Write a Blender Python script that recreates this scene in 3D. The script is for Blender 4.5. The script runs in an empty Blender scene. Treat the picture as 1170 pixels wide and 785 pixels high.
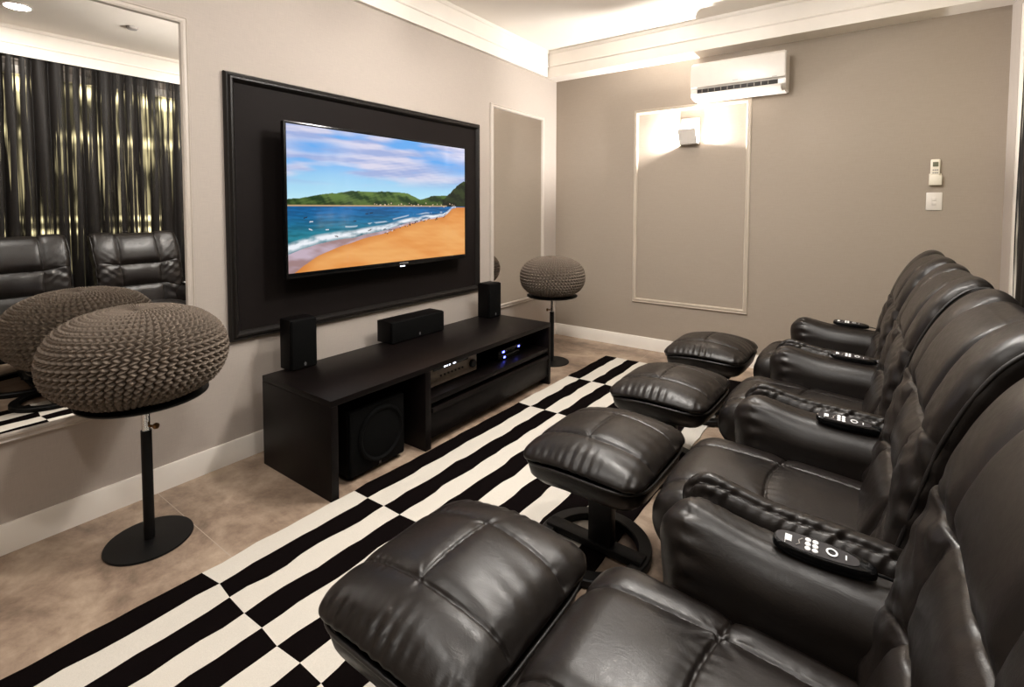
import bpy, bmesh, math, random
import numpy as np
from mathutils import Vector, Matrix
PI = math.pi
random.seed(7)
COL = bpy.context.scene.collection
SC = bpy.context.scene

# ------------------------------------------------------------------ room numbers (metres)
XL, YB, XR, YF = -2.50, 4.20, 0.66, -1.25
ZC, ZCORN = 2.70, 2.466
CAMZ = 1.25

# ------------------------------------------------------------------ materials
def srgb(r, g, b):
    def f(c):
        c /= 255.0
        return c / 12.92 if c <= 0.04045 else ((c + 0.055) / 1.055) ** 2.4
    return (f(r), f(g), f(b), 1.0)

class NT:
    def __init__(self, name):
        self.m = bpy.data.materials.new(name); self.m.use_nodes = True
        self.t = self.m.node_tree; self.n = self.t.nodes; self.l = self.t.links
        self.b = self.n['Principled BSDF']; self.out = self.n['Material Output']
    def new(self, kind, **kw):
        nd = self.n.new(kind)
        for k, v in kw.items():
            if k.startswith('in_'):
                key = k[3:]
                key = int(key) if key.isdigit() else key.replace('_', ' ')
                nd.inputs[key].default_value = v
            else: setattr(nd, k, v)
        return nd
    def link(self, a, b): self.l.new(a, b)
    def coords(self, scale=(1, 1, 1)):
        tc = self.new('ShaderNodeTexCoord'); mp = self.new('ShaderNodeMapping')
        mp.inputs['Scale'].default_value = scale
        self.link(tc.outputs['Object'], mp.inputs['Vector']); return mp.outputs['Vector']
    def noise(self, vec, scale, detail=3, rough=.55, dist=0):
        nd = self.new('ShaderNodeTexNoise'); nd.inputs['Scale'].default_value = scale
        nd.inputs['Detail'].default_value = detail; nd.inputs['Roughness'].default_value = rough
        nd.inputs['Distortion'].default_value = dist
        self.link(vec, nd.inputs['Vector']); return nd.outputs['Fac']
    def ramp(self, fac, stops):
        r = self.new('ShaderNodeValToRGB'); el = r.color_ramp.elements; r.color_ramp.interpolation = 'LINEAR'
        while len(el) < len(stops): el.new(.5)
        for e, (p, c) in zip(el, stops): e.position = p; e.color = c
        self.link(fac, r.inputs['Fac']); return r.outputs['Color']
    def bump(self, height, strength, dist=.002):
        bp = self.new('ShaderNodeBump'); bp.inputs['Strength'].default_value = strength
        bp.inputs['Distance'].default_value = dist
        self.link(height, bp.inputs['Height']); self.link(bp.outputs['Normal'], self.b.inputs['Normal'])
    def set(self, **kw):
        for k, v in kw.items(): self.b.inputs[k.replace('_', ' ')].default_value = v
        return self

def mat(name, color, rough=.5, var=.06, scale=30, metallic=0, spec=.5, bump=0, bscale=None, emit=None, es=0):
    t = NT(name); v = t.coords()
    f = t.noise(v, scale)
    lo = tuple(max(0, c * (1 - var)) for c in color[:3]) + (1,); hi = tuple(min(1, c * (1 + var)) for c in color[:3]) + (1,)
    t.link(t.ramp(f, [(.3, lo), (.7, hi)]), t.b.inputs['Base Color'])
    t.set(Roughness=rough, Metallic=metallic, Specular_IOR_Level=spec)
    if bump: t.bump(t.noise(v, bscale or scale * 4, 4), bump)
    if emit:
        t.b.inputs['Emission Color'].default_value = emit; t.b.inputs['Emission Strength'].default_value = es
    return t.m

M = {}
def make_materials():
    # wallpaper: greige with a faint woven grain
    def wall(name, c):
        t = NT(name); v = t.coords((1, 1, 1))
        a = t.noise(t.coords((6, 6, 220)), 3, 3); b = t.noise(t.coords((220, 220, 6)), 3, 3)
        mx = t.new('ShaderNodeMath', operation='ADD'); t.link(a, mx.inputs[0]); t.link(b, mx.inputs[1])
        hf = t.new('ShaderNodeMath', operation='MULTIPLY'); t.link(mx.outputs[0], hf.inputs[0]); hf.inputs[1].default_value = .5
        lo = tuple(x * .93 for x in c[:3]) + (1,); hi = tuple(x * 1.06 for x in c[:3]) + (1,)
        t.link(t.ramp(hf.outputs[0], [(.35, lo), (.65, hi)]), t.b.inputs['Base Color'])
        t.set(Roughness=.75, Specular_IOR_Level=.25); t.bump(hf.outputs[0], .12, .001); return t.m
    M['wall'] = wall('wallpaper_greige', srgb(178, 168, 159))
    M['wall_back'] = wall('wallpaper_greige_dim', srgb(158, 146, 133))  # same greige as the other walls; its weaker light is in the colour
    M['white'] = mat('white_paint', srgb(236, 229, 220), .5, .02, 8)
    M['ceiling'] = mat('ceiling_paint', srgb(238, 231, 222), .8, .015, 4)
    M['trim'] = mat('trim_paint', srgb(188, 178, 168), .45, .03, 12)
    M['trim_back'] = mat('trim_paint_taupe', srgb(186, 174, 159), .45, .03, 12)
    # floor: brown-beige concrete-look tile, slightly glossy
    t = NT('concrete_tile'); v = t.coords(); v2 = t.coords((1.0, 1.6, 1))
    n1 = t.noise(v2, 2.6, 8, .66, .35); n2 = t.noise(v, 14, 8, .7, .2)
    mx = t.new('ShaderNodeMath', operation='MULTIPLY_ADD'); t.link(n2, mx.inputs[0]); mx.inputs[1].default_value = .4; t.link(n1, mx.inputs[2])
    col = t.ramp(mx.outputs[0], [(.50, srgb(98, 82, 69)), (.66, srgb(140, 120, 103)), (.84, srgb(174, 154, 134))])
    sep = t.new('ShaderNodeSeparateXYZ'); t.link(v, sep.inputs[0])
    def grout(ax, off, period):
        a = t.new('ShaderNodeMath', operation='ADD'); t.link(sep.outputs[ax], a.inputs[0]); a.inputs[1].default_value = off
        w = t.new('ShaderNodeMath', operation='PINGPONG'); t.link(a.outputs[0], w.inputs[0]); w.inputs[1].default_value = period / 2
        c = t.new('ShaderNodeMath', operation='LESS_THAN'); t.link(w.outputs[0], c.inputs[0]); c.inputs[1].default_value = .0014
        return c.outputs[0]
    g1 = grout('Y', -.805 + 12, 1.2); g2 = grout('X', 1.5 + 12, 1.2)
    mxx = t.new('ShaderNodeMath', operation='MAXIMUM'); t.link(g1, mxx.inputs[0]); t.link(g2, mxx.inputs[1])
    mc = t.new('ShaderNodeMix', data_type='RGBA'); t.link(mxx.outputs[0], mc.inputs['Factor']); t.link(col, mc.inputs['A'])
    mc.inputs['B'].default_value = srgb(170, 155, 140); t.link(mc.outputs['Result'], t.b.inputs['Base Color'])
    t.set(Roughness=.42, Specular_IOR_Level=.4); t.bump(n2, .05); M['floor'] = t.m
    # black leather with grain
    t = NT('black_leather'); v = t.coords()
    vo = t.new('ShaderNodeTexVoronoi', feature='DISTANCE_TO_EDGE'); vo.inputs['Scale'].default_value = 420; t.link(v, vo.inputs['Vector'])
    n = t.noise(v, 60, 4); big = t.noise(v, 7, 3)
    t.link(t.ramp(big, [(.3, srgb(15, 11, 9)), (.7, srgb(23, 18, 15))]), t.b.inputs['Base Color'])
    t.link(t.ramp(n, [(.3, (.32,) * 3 + (1,)), (.7, (.41,) * 3 + (1,))]), t.b.inputs['Roughness'])
    ad = t.new('ShaderNodeMath', operation='MULTIPLY_ADD'); t.link(n, ad.inputs[0]); ad.inputs[1].default_value = .6; t.link(vo.outputs['Distance'], ad.inputs[2])
    cr = t.noise(t.coords((1, 1.6, 1.3)), 13, 4, .5, 1.6)
    ab = t.new('ShaderNodeMath', operation='PINGPONG'); t.link(cr, ab.inputs[0]); ab.inputs[1].default_value = .09
    am = t.new('ShaderNodeMath', operation='MULTIPLY_ADD'); t.link(ab.outputs[0], am.inputs[0]); am.inputs[1].default_value = 7; t.link(ad.outputs[0], am.inputs[2]); ad = am
    t.set(Specular_IOR_Level=.36); t.bump(ad.outputs[0], .12, .0012); M['leather'] = t.m
    M['piping'] = mat('leather_piping', srgb(20, 17, 16), .42, .1, 80)
    M['stitch_dark'] = mat('dark_thread', srgb(14, 12, 11), .7, .1, 80)
    # dark wood veneer
    t = NT('wenge_veneer'); n = t.noise(t.coords((3, 3, 60)), 5, 5); n2 = t.noise(t.coords((40, 3, 3)), 4, 4)
    mx = t.new('ShaderNodeMath', operation='MULTIPLY_ADD'); t.link(n, mx.inputs[0]); mx.inputs[1].default_value = .5; t.link(n2, mx.inputs[2])
    t.link(t.ramp(mx.outputs[0], [(.5, srgb(8, 6, 6)), (.95, srgb(18, 13, 12))]), t.b.inputs['Base Color'])
    t.set(Roughness=.40, Specular_IOR_Level=.12); t.bump(n, .05); M['wenge'] = t.m
    M['panel_black'] = mat('charcoal_board', srgb(25, 21, 20), .6, .12, 260, spec=.08, bump=.05)
    M['panel_frame'] = mat('charcoal_moulding', srgb(26, 23, 21), .4, .08, 40, spec=.25)
    M['black_metal'] = mat('black_powder_metal', srgb(11, 10, 10), .45, .12, 120, spec=.2)
    M['chrome'] = mat('chrome', (.82, .82, .82, 1), .12, .02, 20, metallic=1)
    M['brass'] = mat('bronze_knob', srgb(110, 78, 45), .35, .1, 60, metallic=.8)
    M['black_plastic'] = mat('black_plastic', srgb(9, 9, 10), .38, .1, 100, spec=.25)
    M['gloss_black'] = mat('gloss_black', srgb(10, 10, 11), .16, .05, 60, spec=.3)
    M['speaker_wrap'] = mat('speaker_vinyl', srgb(9, 7, 7), .5, .15, 140, spec=.10, bump=.08)
    M['grille'] = mat('speaker_cloth', srgb(8, 8, 8), .8, .25, 700, spec=.08, bump=.2, bscale=900)
    M['emblem'] = mat('silver_emblem', srgb(150, 150, 152), .3, .03, 40, metallic=.7)
    M['white_plastic'] = mat('white_plastic', srgb(222, 215, 207), .32, .015, 20)
    M['ivory_plastic'] = mat('ivory_plastic', srgb(230, 222, 206), .4, .02, 20)
    M['grey_print'] = mat('grey_print', srgb(150, 145, 140), .5, .05, 30)
    M['lcd'] = mat('lcd_grey', srgb(112, 112, 92), .25, .05, 30)
    M['dark_slot'] = mat('dark_slot', srgb(30, 24, 20), .6, .1, 40)
    M['vane'] = mat('vane_grey', srgb(150, 140, 128), .4, .05, 30)
    M['rug_black'] = mat('rug_black_wool', srgb(12, 8, 8), .95, .3, 420, spec=.02, bump=.5, bscale=600)
    M['rug_white'] = mat('rug_white_wool', srgb(205, 199, 189), .95, .07, 420, spec=.02, bump=.5, bscale=600)
    M['rope'] = mat('taupe_cotton_rope', srgb(106, 95, 85), .85, .16, 190, spec=.15, bump=.35, bscale=420)
    M['receiver_face'] = mat('receiver_face', srgb(120, 106, 94), .4, .1, 40)
    M['print_white'] = mat('white_print', srgb(236, 236, 236), .4, .02, 30)
    M['remote_panel'] = mat('remote_panel', srgb(44, 41, 42), .5, .05, 60, spec=.2)
    # mirror
    t = NT('mirror_silver'); n = t.noise(t.coords(), 3)
    t.link(t.ramp(n, [(.3, (.90, .89, .87, 1)), (.7, (.92, .91, .89, 1))]), t.b.inputs['Base Color'])
    t.set(Metallic=1, Roughness=.004); M['mirror'] = t.m
    # lights
    def emis(name, c, s, var=.03):
        t = NT(name); e = t.new('ShaderNodeEmission'); n = t.noise(t.coords(), 30)
        lo = tuple(x * (1 - var) for x in c[:3]) + (1,)
        t.link(t.ramp(n, [(.3, lo), (.7, c)]), e.inputs['Color']); e.inputs['Strength'].default_value = s
        t.link(e.outputs[0], t.out.inputs['Surface']); return t.m
    M['lamp_glow'] = emis('lamp_diffuser', (1, .95, .88, 1), 14)
    M['bulb'] = emis('halogen_bulb', (1, .90, .76, 1), 30)
    M['led_white'] = emis('white_led', (.80, .85, 1, 1), 3.5)
    M['led_blue'] = emis('blue_led', (.10, .12, 1, 1), 9)
    # curtain: dark voile, thinner in irregular vertical streaks
    t = NT('dark_voile'); 
    tc = t.new('ShaderNodeTexCoord')
    mp = t.new('ShaderNodeMapping'); mp.inputs['Scale'].default_value = (1, 30, .5); t.link(tc.outputs['Object'], mp.inputs['Vector'])
    s = t.noise(mp.outputs[0], 1.4, 4, .6)
    mp2 = t.new('ShaderNodeMapping'); mp2.inputs['Scale'].default_value = (1, 3.2, .55); t.link(tc.outputs['Object'], mp2.inputs['Vector'])
    msk = t.noise(mp2.outputs[0], 1.5, 2, .5)
    sm = t.new('ShaderNodeMath', operation='MULTIPLY_ADD'); t.link(msk, sm.inputs[0]); sm.inputs[1].default_value = .55; t.link(s, sm.inputs[2])
    thin = t.ramp(sm.outputs[0], [(.825, (.0, .0, .0, 1)), (.94, (.85, .85, .85, 1))])
    tr = t.new('ShaderNodeBsdfTransparent'); mixs = t.new('ShaderNodeMixShader')
    t.link(t.ramp(t.noise(t.coords((1, 200, 200)), 2), [(.3, srgb(13, 10, 8)), (.7, srgb(22, 17, 13))]), t.b.inputs['Base Color'])
    t.set(Roughness=.6, Specular_IOR_Level=.3)
    t.link(thin, mixs.inputs['Fac']); t.link(t.b.outputs[0], mixs.inputs[1]); t.link(tr.outputs[0], mixs.inputs[2])
    t.link(mixs.outputs[0], t.out.inputs['Surface']); M['curtain'] = t.m
    # lit window panes behind the curtain: bright bars of outdoor lamps over a dim glow
    t = NT('lit_pane'); v = t.coords(); sep = t.new('ShaderNodeSeparateXYZ'); t.link(v, sep.inputs[0])
    rows = [(.0, .03), (.405, .08), (.42, .9), (.435, .09), (.45, .09), (.465, .9), (.48, .12), (.735, .22), (.763, 1.0), (.79, .22), (.895, .28), (.927, 1.5), (.95, .20), (.975, .05), (1, .03)]
    dv = t.new('ShaderNodeMath', operation='DIVIDE'); t.link(sep.outputs['Z'], dv.inputs[0]); dv.inputs[1].default_value = 2.45
    rr = t.ramp(dv.outputs[0], [(p, (x, x, x, 1)) for p, x in rows])
    nz = t.noise(t.coords((1, 5, 1)), 1.7, 2)
    nr = t.ramp(nz, [(.42, (.06, .06, .06, 1)), (.60, (1, 1, 1, 1))])
    mu = t.new('ShaderNodeMath', operation='MULTIPLY'); t.link(rr, mu.inputs[0]); t.link(nr, mu.inputs[1])
    ms = t.new('ShaderNodeMath', operation='MULTIPLY'); t.link(mu.outputs[0], ms.inputs[0]); ms.inputs[1].default_value = 6.0
    em = t.new('ShaderNodeEmission'); em.inputs['Color'].default_value = (1, .86, .47, 1)
    t.link(ms.outputs[0], em.inputs['Strength']); t.link(em.outputs[0], t.out.inputs['Surface']); M['lit_pane'] = t.m
    # tv picture: per-vertex colours of the beach photograph shown on the panel
    t = NT('tv_picture'); at = t.new('ShaderNodeAttribute'); at.attribute_name = 'picture'
    t.set(Roughness=.08, Specular_IOR_Level=.5); t.b.inputs['Base Color'].default_value = (.004, .004, .005, 1)
    t.link(at.outputs['Color'], t.b.inputs['Emission Color']); t.b.inputs['Emission Strength'].default_value = 1.0
    M['tv_picture'] = t.m
make_materials()

# ------------------------------------------------------------------ object helpers
def thing(name, label, cat, loc=(0, 0, 0), rotz=0, group=None):
    o = bpy.data.objects.new(name, None); COL.objects.link(o)
    o.location = loc; o.rotation_euler = (0, 0, rotz); o.empty_display_size = .05
    o['label'] = label; o['category'] = cat
    if group: o['group'] = group
    return o
def tag(o, label, cat, group=None):
    o['label'] = label; o['category'] = cat
    if group: o['group'] = group
    return o
def finish(name, me, m, parent=None, smooth=True, loc=None):
    o = bpy.data.objects.new(name, me); COL.objects.link(o)
    for mm in (m if isinstance(m, (list, tuple)) else [m]): me.materials.append(mm)
    if parent: o.parent = parent
    if loc: o.location = loc
    return o
def obj(name, bm, m, parent=None, angle=35, loc=None):
    me = bpy.data.meshes.new(name); bmesh.ops.recalc_face_normals(bm, faces=bm.faces)
    bm.to_mesh(me); bm.free()
    for p in me.polygons: p.use_smooth = True
    try: me.set_sharp_from_angle(angle=math.radians(angle))
    except Exception: pass
    return finish(name, me, m, parent, loc=loc)
def npobj(name, V, F, m, parent=None, loc=None):
    me = bpy.data.meshes.new(name)
    V = np.asarray(V, np.float32); F = np.asarray(F, np.int32)
    me.vertices.add(len(V)); me.vertices.foreach_set('co', V.ravel())
    me.loops.add(F.size); me.loops.foreach_set('vertex_index', F.ravel())
    me.polygons.add(len(F)); me.polygons.foreach_set('loop_start', np.arange(0, F.size, F.shape[1], dtype=np.int32))
    me.polygons.foreach_set('use_smooth', np.ones(len(F), bool))
    me.update(calc_edges=True); me.validate()
    return finish(name, me, m, parent, loc=loc)
def struct(o):
    o['kind'] = 'structure'; return o
def setg(o, g): o['group'] = g; return o

def add_box(bm, x0, x1, y0, y1, z0, z1, bev=0, seg=2):
    r = bmesh.ops.create_cube(bm, size=1)
    vs = r['verts']
    for v in vs:
        v.co = Vector((x0 + (v.co.x + .5) * (x1 - x0), y0 + (v.co.y + .5) * (y1 - y0), z0 + (v.co.z + .5) * (z1 - z0)))
    if bev:
        es = {e for v in vs for e in v.link_edges}
        bmesh.ops.bevel(bm, geom=list(es), offset=bev, segments=seg, profile=.5, affect='EDGES')
def box(name, x0, x1, y0, y1, z0, z1, m, parent=None, bev=.002, seg=2):
    bm = bmesh.new(); add_box(bm, x0, x1, y0, y1, z0, z1, bev, seg); return obj(name, bm, m, parent)
def add_lathe(bm, prof, n=48, c=(0, 0, 0), axis='z'):
    rings = []
    for r, h in prof:
        ring = []
        for i in range(n):
            a = 2 * PI * i / n; p = (r * math.cos(a), r * math.sin(a), h)
            if axis == 'x': p = (p[2], p[0], p[1])
            if axis == 'y': p = (p[0], p[2], p[1])
            ring.append(bm.verts.new((p[0] + c[0], p[1] + c[1], p[2] + c[2])))
        rings.append(ring)
    for a, b in zip(rings, rings[1:]):
        for i in range(n): bm.faces.new((a[i], a[(i + 1) % n], b[(i + 1) % n], b[i]))
    bm.faces.new(rings[0][::-1]); bm.faces.new(rings[-1])
def lathe(name, prof, m, parent=None, n=48, c=(0, 0, 0), axis='z'):
    bm = bmesh.new(); add_lathe(bm, prof, n, c, axis); return obj(name, bm, m, parent)
def add_tube(bm, pts, rad, n=8, closed=False):
    P = [Vector(p) for p in pts]; k = len(P); rings = []
    up = Vector((0, 0, 1))
    for i in range(k):
        if closed: t = P[(i + 1) % k] - P[i - 1]
        else: t = P[min(i + 1, k - 1)] - P[max(i - 1, 0)]
        t.normalize(); u = up - t * up.dot(t)
        if u.length < .05: u = Vector((1, 0, 0)) - t * t.x
        u.normalize(); w = t.cross(u)
        r = rad[i] if isinstance(rad, (list, tuple)) else rad
        rings.append([bm.verts.new(P[i] + (u * math.cos(2 * PI * j / n) + w * math.sin(2 * PI * j / n)) * r) for j in range(n)])
    pairs = list(zip(rings, rings[1:])) + ([(rings[-1], rings[0])] if closed else [])
    for a, b in pairs:
        for j in range(n): bm.faces.new((a[j], a[(j + 1) % n], b[(j + 1) % n], b[j]))
    if not closed: bm.faces.new(rings[0][::-1]); bm.faces.new(rings[-1])
def tube(name, pts, rad, m, parent=None, n=8, closed=False):
    bm = bmesh.new(); add_tube(bm, pts, rad, n, closed); return obj(name, bm, m, parent, angle=60)
def add_prism(bm, prof, a0, a1, place):
    """prof: closed list of 2-D points swept between a0 and a1; place(u, v, a) -> xyz"""
    A = [bm.verts.new(place(u, v, a0)) for u, v in prof]; B = [bm.verts.new(place(u, v, a1)) for u, v in prof]
    n = len(prof)
    for i in range(n): bm.faces.new((A[i], A[(i + 1) % n], B[(i + 1) % n], B[i]))
    bm.faces.new(A[::-1]); bm.faces.new(B)
def add_frame(bm, s0, s1, z0, z1, prof, place):
    """mitred rectangular moulding; prof = [(inward, out)...]; place(s, z, out)"""
    cor = [(s0, z0, 1, 1), (s1, z0, -1, 1), (s1, z1, -1, -1), (s0, z1, 1, -1)]
    rings = [[bm.verts.new(place(s + ds * w, z + dz * w, o)) for w, o in prof] for s, z, ds, dz in cor]
    n = len(prof)
    for k in range(4):
        a, b = rings[k], rings[(k + 1) % 4]
        for i in range(n): bm.faces.new((a[i], a[(i + 1) % n], b[(i + 1) % n], b[i]))

# ------------------------------------------------------------------ padded shapes (numpy)
def cube_grid(nx, ny, nz):
    N = (nx, ny, nz); ids = []; 
    def gid(i, j, k): return (i * (ny + 1) + j) * (nz + 1) + k
    faces = []
    for ax in range(3):
        a, b = [(1, 2), (2, 0), (0, 1)][ax]
        A, B = np.meshgrid(np.arange(N[a]), np.arange(N[b]), indexing='ij')
        for side in (0, N[ax]):
            def corner(da, db):
                idx = [None] * 3; idx[ax] = np.full(A.shape, side); idx[a] = A + da; idx[b] = B + db
                return gid(*idx)
            q = [corner(0, 0), corner(1, 0), corner(1, 1), corner(0, 1)]
            if side == 0: q = q[::-1]
            faces.append(np.stack(q, -1).reshape(-1, 4))
    F = np.concatenate(faces); u, inv = np.unique(F, return_inverse=True); F = inv.reshape(F.shape)
    k = u % (nz + 1); j = (u // (nz + 1)) % (ny + 1); i = u // ((nz + 1) * (ny + 1))
    P = np.stack([i / nx, j / ny, k / nz], -1) * 2 - 1
    return P, F
def rounded(P, half, r):
    half = np.array(half, float); r = np.array(r, float); inner = half - r
    # give the corner zones a fair share of the lattice
    s = np.sign(P); a = np.abs(P); f = np.clip(inner / half * .92, 0.02, .97)
    lin = np.where(a < f, a / f * inner, inner + (a - f) / (1 - f) * r) * s
    q = np.clip(lin, -inner, inner); d = (lin - q) / r
    m = np.abs(d).max(-1, keepdims=True); L = np.linalg.norm(d, axis=-1, keepdims=True)
    d = np.where(L > 1e-9, d / np.maximum(L, 1e-9) * m, 0)
    return q + d * r
def normals(V, F):
    a = V[F[:, 1]] - V[F[:, 0]]; b = V[F[:, 3]] - V[F[:, 0]]; fn = np.cross(a, b)
    n = np.zeros_like(V)
    for i in range(4): np.add.at(n, F[:, i], fn)
    return n / np.maximum(np.linalg.norm(n, axis=-1, keepdims=True), 1e-12)
def wr(t, seed, k=5):
    rs = np.random.RandomState(seed); o = 0
    for i in range(k): o = o + np.sin(t * rs.uniform(.5, 1.6) + rs.uniform(0, 6.28)) / k ** .5
    return o
def wr2(x, y, seed, k=6):
    rs = np.random.RandomState(seed); o = 0
    for i in range(k):
        an = rs.uniform(0, 6.28); f = rs.uniform(.5, 1.5)
        o = o + np.sin((x * math.cos(an) + y * math.sin(an)) * f + rs.uniform(0, 6.28)) / k ** .5
    return o
def gr(d, w): return np.exp(-(d / w) ** 2)
def dec(d, s): return np.exp(-np.abs(d) / s)
def sst(a, b, x):
    t = np.clip((x - a) / (b - a), 0, 1); return t * t * (3 - 2 * t)

# ------------------------------------------------------------------ THE SETTING
box('floor', XL - .15, XR + .5, YF - .15, YB + .15, -.12, 0, M['floor'], bev=0)['kind'] = 'structure'
box('ceiling', XL - .15, XR + .5, YF - .15, YB + .15, ZC, ZC + .12, M['ceiling'], bev=0)['kind'] = 'structure'
box('wall_left', XL - .15, XL, YF, YB, 0, ZC, M['wall'], bev=0)['kind'] = 'structure'
box('wall_back', XL - .15, XR + .15, YB, YB + .15, 0, ZC, M['wall_back'], bev=0)['kind'] = 'structure'
box('wall_front', XL - .15, XR + .15, YF - .15, YF, 0, ZC, M['wall'], bev=0)['kind'] = 'structure'
# right wall with the curtained opening
bm = bmesh.new()
add_box(bm, XR, XR + .15, 3.97, YB, 0, ZC); add_box(bm, XR, XR + .15, YF, -.9, 0, ZC); add_box(bm, XR, XR + .15, -.9, 3.97, 2.40, ZC)
struct(obj('wall_right', bm, M['wall']))
bm = bmesh.new()
W0, W1 = -.9, 3.97
add_box(bm, XR + .002, XR + .11, W1 - .07, W1, 0, 2.4, .004); add_box(bm, XR + .002, XR + .11, W0, W0 + .07, 0, 2.4, .004); add_box(bm, XR + .002, XR + .11, W0 + .07, W1 - .07, 2.33, 2.4, .004)
for y in (.7, 2.3): add_box(bm, XR + .05, XR + .10, y - .03, y + .03, 0, 2.33, .003)
win = struct(obj('window_1', bm, M['white']))
obj('window_pane', (lambda b: (add_box(b, XR + .07, XR + .08, W0 + .07, W1 - .07, .02, 2.33), b)[1])(bmesh.new()), M['lit_pane'], win)
# baseboards
def baseboard(name, a0, a1, place):
    bm = bmesh.new()
    add_prism(bm, [(0, 0), (.014, 0), (.014, .098), (.010, .108), (0, .108)], a0, a1, place); struct(obj(name, bm, M['white']))
baseboard('baseboard_left', YF, YB - .014, lambda u, v, a: (XL + u, a, v))
baseboard('baseboard_back', XL, XR, lambda u, v, a: (a, YB - u, v))
baseboard('baseboard_front', XL + .014, XR, lambda u, v, a: (a, YF + u, v))
# cornices: fascia with a bead, upper fascia and a lip at the ceiling
def cornice(name, d, a0, a1, place):
    bm = bmesh.new()
    prof = [(0, ZCORN), (d, ZCORN), (d, ZCORN + .088), (d + .007, ZCORN + .092), (d + .009, ZCORN + .099), (d + .006, ZCORN + .106), (d + .006, ZCORN + .112),
            (d + .012, ZC - .030), (d + .020, ZC - .024), (d + .024, ZC - .014), (d + .024, ZC), (0, ZC)]
    add_prism(bm, prof, a0, a1, place); struct(obj(name, bm, M['white'], angle=20))
cornice('trim_1', .19, XL, XR + .1, lambda u, v, a: (a, YB - u, v))
cornice('trim_2', .028, YF, YB - .21, lambda u, v, a: (XL + u, a, v))
cornice('trim_3', .10, YF, YB - .21, lambda u, v, a: (XR - u + .06, a, v))
cornice('trim_4', .06, XL, XR, lambda u, v, a: (a, YF + u, v))
# back-wall picture moulding
PF = [(0, 0), (0, .010), (.005, .016), (.010, .012), (.016, .013), (.024, .020), (.031, .017), (.036, .006), (.036, 0)]
bm = bmesh.new(); add_frame(bm, -1.700, -.7546, .414, 2.097, PF, lambda s, z, o: (s, YB - o, z))
struct(obj('trim_5', bm, M['trim_back']))

# ------------------------------------------------------------------ mirrors and the charcoal TV panel (left wall)
def wall_mirror(label, y0, y1, z0, z1):
    t = thing('wall_mirror', label, 'mirror', (XL, (y0 + y1) / 2, z0))
    oy, oz = (y0 + y1) / 2, z0
    bm = bmesh.new(); add_frame(bm, y0 - oy, y1 - oy, 0, z1 - z0, PF, lambda s, z, o: (o, s, z))
    obj('frame', bm, M['trim'], t)
    box('glass', .001, .006, y0 + .03 - oy, y1 - .03 - oy, .03, z1 - z0 - .03, M['mirror'], t, bev=0)
    return t
wall_mirror('tall framed wall mirror behind the nearest knitted pouf, reflecting curtains and recliners', .165, .975, .402, 2.092)
wall_mirror('tall narrow framed wall mirror near the far corner, behind the farther knitted pouf', 3.156, 3.966, .402, 2.092)
PY0, PY1, PZ0, PZ1 = 1.1193, 3.0045, .5966, 1.8936
t = thing('wall_panel', 'large charcoal framed board on the wall behind the television', 'wall panel', (XL, 2.06, PZ0))
bm = bmesh.new()
add_frame(bm, PY0 - 2.06, PY1 - 2.06, 0, PZ1 - PZ0, [(0, 0), (0, .016), (.006, .026), (.014, .024), (.022, .034), (.030, .034), (.040, .022), (.046, .012), (.046, 0)], lambda s, z, o: (o, s, z))
obj('frame', bm, M['panel_frame'], t)
box('board', .001, .010, PY0 + .03 - 2.06, PY1 - .03 - 2.06, .03, PZ1 - PZ0 - .03, M['panel_black'], t, bev=0)

# ------------------------------------------------------------------ television
TX = -2.37
TY0, TY1, TZ0, TZ1 = 1.345, 2.712, .885, 1.682
tv = thing('television', 'large flat wall television showing an orange beach and blue sea', 'television', (TX, (TY0 + TY1) / 2, TZ0))
tc_ = (TY0 + TY1) / 2; hw = (TY1 - TY0) / 2; th = TZ1 - TZ0
SY, SZ0, SZ1 = hw - .012, .028, th - .013
bm = bmesh.new(); add_box(bm, -.032, -.004, -hw, hw, 0, th, .004); add_box(bm, -.075, -.03, -hw * .82, hw * .82, .05, th * .62, .02, 3)
obj('body', bm, M['black_plastic'], tv)
bm = bmesh.new()
add_frame(bm, -hw, hw, 0, th, [(0, -.006), (0, .0), (.006, .002), (.012, 0), (.012, -.006)], lambda s, z, o: (o, s, z))
add_box(bm, -.006, .001, -hw + .008, hw - .008, .006, .028, .001)
obj('bezel', bm, M['gloss_black'], tv)
box('wall_bracket', XL + .011 - TX, -.07, -.22, .22, .18, .50, M['black_metal'], tv)
box('chin_badge', .001, .004, .055, .125, .010, .018, M['emblem'], tv, bev=.001)
bm = bmesh.new(); add_box(bm, .001, .0035, .06, .10, -.006, .000, .001)
obj('status_light', bm, M['led_white'], tv)
# the picture
NU, NV = 520, 300
u, v = np.meshgrid(np.linspace(0, 1, NU + 1), np.linspace(0, 1, NV + 1), indexing='ij')
def fbm(x, y, seed, o=4):
    s = 0; a = 1.0
    for i in range(o): s = s + a * wr2(x * 2 ** i, y * 2 ** i, seed + i, 5); a *= .55
    return s
def lin(r, g, b): return np.array(srgb(r, g, b)[:3])
def mixc(A, B, f): return A * (1 - f[..., None]) + B * f[..., None]
one = np.ones(u.shape + (1,))
HZ = .456                                   # shoreline of the bay
sky = mixc(one * lin(186, 230, 246), one * lin(104, 172, 240), sst(.50, .85, v))
cl = fbm(u * 7 + 3 * v, v * 26 - u * 1.5, 3) * .5 + .5
cl2 = fbm(u * 14, v * 60 - u * 4, 15) * .5 + .5
cloud = mixc(one * lin(164, 178, 222), one * lin(222, 218, 236), np.clip(cl2 * .8 + .1, 0, 1))
gap = np.exp(-(((u - .12) / .13) ** 2 + ((v - .86) / .05) ** 2)) + np.exp(-(((u - .93) / .16) ** 2 + ((v - .80) / .07) ** 2)) + .7 * np.exp(-(((u - .78) / .1) ** 2 + ((v - .86) / .06) ** 2))
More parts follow.
